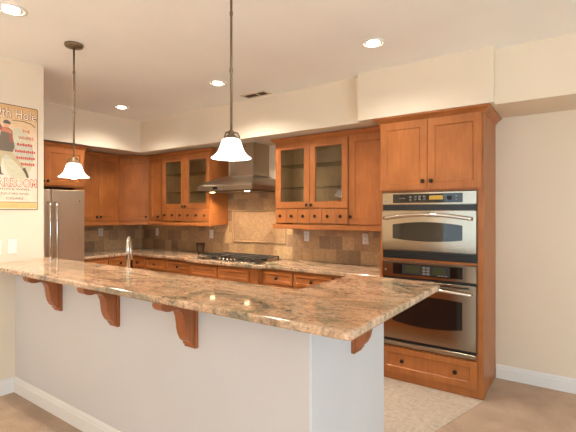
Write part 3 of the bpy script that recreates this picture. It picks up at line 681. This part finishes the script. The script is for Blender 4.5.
# ---- ceiling vent
r = thing('ceiling_vent', 'small dark slotted vent in the ceiling by the soffit', 'vent', (-2.80, 3.40, CZ), None)
mb = MB(); vx0, vx1, vy0, vy1 = -2.97, -2.63, 3.325, 3.475
mb.loft([[Vector((vx0 + i, vy0 + i, z)), Vector((vx1 - i, vy0 + i, z)), Vector((vx1 - i, vy1 - i, z)), Vector((vx0 + i, vy1 - i, z))] for i, z in ((0, CZ - 0.0005), (0.004, CZ - 0.006), (0.028, CZ - 0.006), (0.03, CZ - 0.0005))], False, False)
mb.box(-2.78, -2.766, vy0 + 0.028, vy1 - 0.028, CZ - 0.006, CZ - 0.001); mb.build('frame', M_VENT, r)
mb = MB(); mb.box(vx0 + 0.03, vx1 - 0.03, vy0 + 0.03, vy1 - 0.03, CZ - 0.0012, CZ - 0.0004); mb.build('duct', M_DARK, r)
for k in range(5):
    y = vy0 + 0.038 + k * 0.0185; mb = MB(); mb.prism([(vx0 + 0.03, y, CZ - 0.0045), (vx0 + 0.03, y + 0.008, CZ - 0.0015), (vx0 + 0.03, y + 0.009, CZ - 0.002), (vx0 + 0.03, y + 0.001, CZ - 0.005)], (vx1 - vx0 - 0.06, 0, 0)); mb.build('slat', M_DARK, r)

# ------------------------------------------------------------------ outlets and switches
def outlet(fr, a, z, label, d0=0.0005, toggle=False):
    r = thing('light_switch' if toggle else 'power_outlet', label, 'switch' if toggle else 'outlet', fr(a, d0, z), 'white wall plates')
    mb = MB(); w, h = 0.035, 0.058
    mb.loft([rect(fr, a - w, a + w, z - h, z + h, d0), rect(fr, a - w, a + w, z - h, z + h, d0 + 0.003), rect(fr, a - w, a + w, z - h, z + h, d0 + 0.006, 0.004)]); mb.build('plate', M_WHITE, r)
    if toggle:
        mb = MB(); mb.box(a - 0.016, a + 0.016, d0 + 0.006, d0 + 0.0095, z - 0.033, z + 0.033, 0.002, fr); mb.build('rocker', M_WHITE, r)
    else:
        for k in (-1, 1):
            zz = z + k * 0.021; mb = MB(); mb.box(a - 0.015, a + 0.015, d0 + 0.006, d0 + 0.0075, zz - 0.014, zz + 0.014, 0, fr); s = mb.build('socket', M_WHITE, r)
            mb = MB(); mb.box(a - 0.008, a - 0.005, d0 + 0.0075, d0 + 0.008, zz - 0.004, zz + 0.007, 0, fr); mb.box(a + 0.005, a + 0.008, d0 + 0.0075, d0 + 0.008, zz - 0.004, zz + 0.007, 0, fr); mb.build('slot', M_SLOT, s)
TA = Fr(0, TY, 0); TB = Fr(XB + 0.008, 0, math.pi / 2)
outlet(TA, -5.31, 1.165, 'white power outlet on the tiles near the kitchen corner')
outlet(TA, -4.13, 1.165, 'white power outlet on the tiles left of the cooktop')
outlet(TA, -2.57, 1.188, 'white power outlet on the tiles right of the cooktop')
outlet(TA, -1.83, 1.185, 'white power outlet on the tiles closest to the ovens')
outlet(TB, 3.35, 1.175, 'white power outlet on the tiles beside the fridge')
PW = Fr(XP, 0, math.pi / 2)
outlet(PW, 1.457, 1.187, 'white rocker switch under the poster, the one closer to the wall end', toggle=True)
outlet(PW, 1.345, 1.187, 'white rocker switch under the poster, the one farther from the wall end', toggle=True)

# ------------------------------------------------------------------ poster
r = thing('poster', 'tall vintage bar sign with a golfer on the partition wall', 'sign', (XP, 1.475, 1.485), None)
PY0, PY1, PZ0, PZ1 = 1.300, 1.652, 1.487, 2.345
def ptile(name, pts, d, mat, par, th=0.0008):
    mb = MB(); mb.prism([PW(a, d, z) for a, z in pts], PW.n * th); return mb.build(name, mat, par)
def rrect(a0, a1, z0, z1, q):
    o = []
    for cx, cz, s in ((a1 - q, z0 + q, -90), (a1 - q, z1 - q, 0), (a0 + q, z1 - q, 90), (a0 + q, z0 + q, 180)):
        for k in range(5): t = rad(s + k * 22.5); o.append((cx + q * math.cos(t), cz + q * math.sin(t)))
    return o
def poster_face():
    t = NT('poster_print'); v = t.coords('UV'); sep = t.n('ShaderNodeSeparateXYZ'); t.l(v, sep.inputs[0])
    mr = t.n('ShaderNodeMapRange'); mr.inputs['From Min'].default_value = PZ0; mr.inputs['From Max'].default_value = PZ1; t.l(sep.outputs['Y'], mr.inputs['Value'])
    nz = t.noise(v, 14, 4, 0.6)
    c = t.ramp(mr.outputs[0], [(0.0, lin(226, 204, 176)), (0.085, lin(230, 212, 188)), (0.30, lin(228, 210, 190)), (0.66, lin(228, 208, 184)), (0.86, lin(224, 190, 146)), (1.0, lin(218, 172, 118))])
    w = t.ramp(nz.outputs['Fac'], [(0.3, (0.9, 0.88, 0.84, 1)), (0.6, (1, 1, 1, 1))])
    t.l(t.mix(c, w, 1.0, 'MULTIPLY'), t.b.inputs['Base Color']); t.set(Roughness=0.4); return t.m
P_BROWN = plain('sign_brown', (112, 78, 48), 0.5); P_ORANGE = plain('sign_orange', (232, 184, 118), 0.5); P_RED = plain('sign_red', (196, 78, 62), 0.5); P_CORAL = plain('sign_coral', (232, 128, 92), 0.5)
P_CREAM = plain('sign_cream', (246, 232, 208), 0.5); P_GREEN = plain('sign_green', (204, 196, 166), 0.5); P_GREYG = plain('sign_greygreen', (190, 186, 166), 0.5); P_JACK = plain('sign_jacket', (112, 98, 84), 0.5); P_MAROON = plain('sign_maroon', (152, 92, 76), 0.5)
P_KHAKI = plain('sign_khaki', (190, 168, 132), 0.5); P_CAP = plain('sign_cap', (96, 92, 84), 0.5); P_SKIN = plain('sign_skin', (226, 168, 134), 0.5); P_SHOE = plain('sign_shoe', (100, 80, 62), 0.5)
bd = ptile('border', rrect(PY0, PY1, PZ0, PZ1, 0.014), 0.0008, P_BROWN, r, 0.003)
fc = ptile('face', rrect(PY0 + 0.006, PY1 - 0.006, PZ0 + 0.006, PZ1 - 0.006, 0.012), 0.0039, poster_face(), r)
ptile('lower_band', [(PY0 + 0.01, 1.502), (PY1 - 0.01, 1.502), (PY1 - 0.01, 1.548), (PY0 + 0.01, 1.548)], 0.0048, P_ORANGE, r)
ptile('band_line', [(PY0 + 0.01, 1.549), (PY1 - 0.01, 1.549), (PY1 - 0.01, 1.553), (PY0 + 0.01, 1.553)], 0.0048, P_BROWN, r)
ov = [(1.50 + 0.115 * math.cos(2 * math.pi * k / 28), 1.945 + 0.215 * math.sin(2 * math.pi * k / 28)) for k in range(28)]
ptile('landscape', ov, 0.0048, P_GREEN, r)
ptile('landscape', [(p[0], p[1]) for p in ov if 1.86 < p[1] < 2.06] , 0.0057, P_GREYG, r)
ptile('flourish', [(1.455, 2.222), (1.54, 2.226), (1.60, 2.214), (1.632, 2.186), (1.628, 2.182), (1.598, 2.207), (1.54, 2.219), (1.455, 2.217)], 0.0048, P_BROWN, r)
# golfer at the end of a swing: legs, shoes, jacket, arms, head, cap
d0 = 0.0068
ptile('golfer_trousers', [(1.3460, 1.9725), (1.4430, 1.9725), (1.4830, 1.9252), (1.5280, 1.8607), (1.5430, 1.8306), (1.5280, 1.8263), (1.4780, 1.8779), (1.4330, 1.9252), (1.4130, 1.9381), (1.3830, 1.9037), (1.3730, 1.8349), (1.3530, 1.8349), (1.3530, 1.9123)], d0, P_KHAKI, r)
ptile('golfer_shoe', [(1.5280, 1.8280), (1.5500, 1.8418), (1.5760, 1.7764), (1.5800, 1.7575), (1.5640, 1.7540), (1.5500, 1.7919)], d0, P_SHOE, r)
ptile('golfer_shoe', [(1.3530, 1.8366), (1.3730, 1.8366), (1.3800, 1.7833), (1.4000, 1.7704), (1.3500, 1.7704)], d0, P_SHOE, r)
ptile('golfer_jacket', [(1.3530, 1.9639), (1.4580, 1.9596), (1.4730, 2.0026), (1.4580, 2.0843), (1.4560, 2.1316), (1.4230, 2.1574), (1.3800, 2.1531), (1.3660, 2.0757), (1.3480, 2.0155)], d0 + 0.0009, P_JACK, r)
ptile('golfer_vest', [(1.4380, 2.0327), (1.4620, 2.0413), (1.4580, 2.0843), (1.4560, 2.1316), (1.4330, 2.1402), (1.4300, 2.0843)], d0 + 0.0018, P_MAROON, r)
ptile('golfer_arm', [(1.3730, 2.1187), (1.3800, 2.1574), (1.4280, 2.1428), (1.4520, 2.1256), (1.4460, 2.1058), (1.4180, 2.1144)], d0 + 0.0027, plain('sign_sleeve', (206, 128, 100), 0.5), r)
ptile('golfer_arm', [(1.3730, 2.1187), (1.3400, 2.1703), (1.3500, 2.2004), (1.3680, 2.1746), (1.3900, 2.1445)], d0 + 0.0027, P_MAROON, r)
ptile('golfer_head', [(1.413 + 0.020 * math.cos(k * math.pi / 8), 2.175 + 0.024 * math.sin(k * math.pi / 8)) for k in range(16)], d0 + 0.0036, P_SKIN, r)
ptile('golfer_cap', [(1.3860, 2.1858), (1.4400, 2.1806), (1.4440, 2.1909), (1.4330, 2.2064), (1.4130, 2.2150), (1.3940, 2.2081)], d0 + 0.0045, P_CAP, r)
ptile('golf_club', [(1.3440, 2.1961), (1.3500, 2.2012), (1.3730, 2.2236), (1.3700, 2.2270)], d0 + 0.0045, P_BROWN, r)
def lettering(text, a0, a1, z0, h, mat, d, name='lettering', bold=0.0, space=1.0):
    cu = bpy.data.curves.new('t', 'FONT'); cu.body = text; cu.size = 1.0; cu.space_character = space; cu.offset = bold; cu.resolution_u = 2
    tmp = bpy.data.objects.new('t', cu); COL.objects.link(tmp); bpy.context.view_layer.update()
    me = bpy.data.meshes.new_from_object(tmp.evaluated_get(bpy.context.evaluated_depsgraph_get()))
    bpy.data.objects.remove(tmp); bpy.data.curves.remove(cu)
    xs = [v.co.x for v in me.vertices]; ys = [v.co.y for v in me.vertices]
    sx = (a1 - a0) / (max(xs) - min(xs)); sy = h / (max(ys) - min(ys)); x0, y0 = min(xs), min(ys)
    for v in me.vertices: v.co = PW(a0 + (v.co.x - x0) * sx, d, z0 + (v.co.y - y0) * sy) - r.location
    me.name = name; me.materials.clear(); me.materials.append(mat)
    o = bpy.data.objects.new(name, me); COL.objects.link(o); o.parent = r; return o
lettering('19th Hole', PY0 + 0.012, PY1 - 0.010, 2.230, 0.088, plain('sign_russet', (150, 84, 56), 0.5), 0.0050, bold=0.05)
lettering('19th Hole', PY0 + 0.014, PY1 - 0.016, 2.236, 0.080, P_CREAM, 0.0058)
for tx, a0, a1, z in (('THE', 1.528, 1.588, 2.128), ('WHERE', 1.500, 1.616, 2.072)):
    lettering(tx, a0, a1, z, 0.026, P_RED, 0.0072, bold=0.008)
# lines of small red print too blurred to read: broken strokes
for a0, a1, z, n in ((1.49, 1.61, 2.018, 6), (1.475, 1.632, 1.962, 10), (1.485, 1.628, 1.908, 9), (1.52, 1.625, 1.858, 7)):
    mb = MB(); w = (a1 - a0) / n
    for k in range(n): mb.box(a0 + k * w, a0 + (k + 0.78) * w, 0.0068, 0.0076, z, z + 0.022 - 0.005 * (k % 2), 0, PW)
    mb.build('red_print', P_RED, r)['kind'] = 'stuff'
lettering('BARROOM', PY0 + 0.010, PY1 - 0.010, 1.674, 0.074, plain('sign_rust', (206, 92, 58), 0.5), 0.0050, bold=0.055, space=1.12)
lettering('BARROOM', PY0 + 0.0155, PY1 - 0.0155, 1.681, 0.060, P_CREAM, 0.0058, bold=0.0, space=1.2)
for tx, a0, a1, z in (('CHOICE WINES,', 1.345, 1.592, 1.646), ('LIQUORS AND', 1.362, 1.580, 1.609), ('CIGARS', 1.412, 1.538, 1.572)):
    lettering(tx, a0, a1, z, 0.020, P_BROWN, 0.0050, bold=0.005)
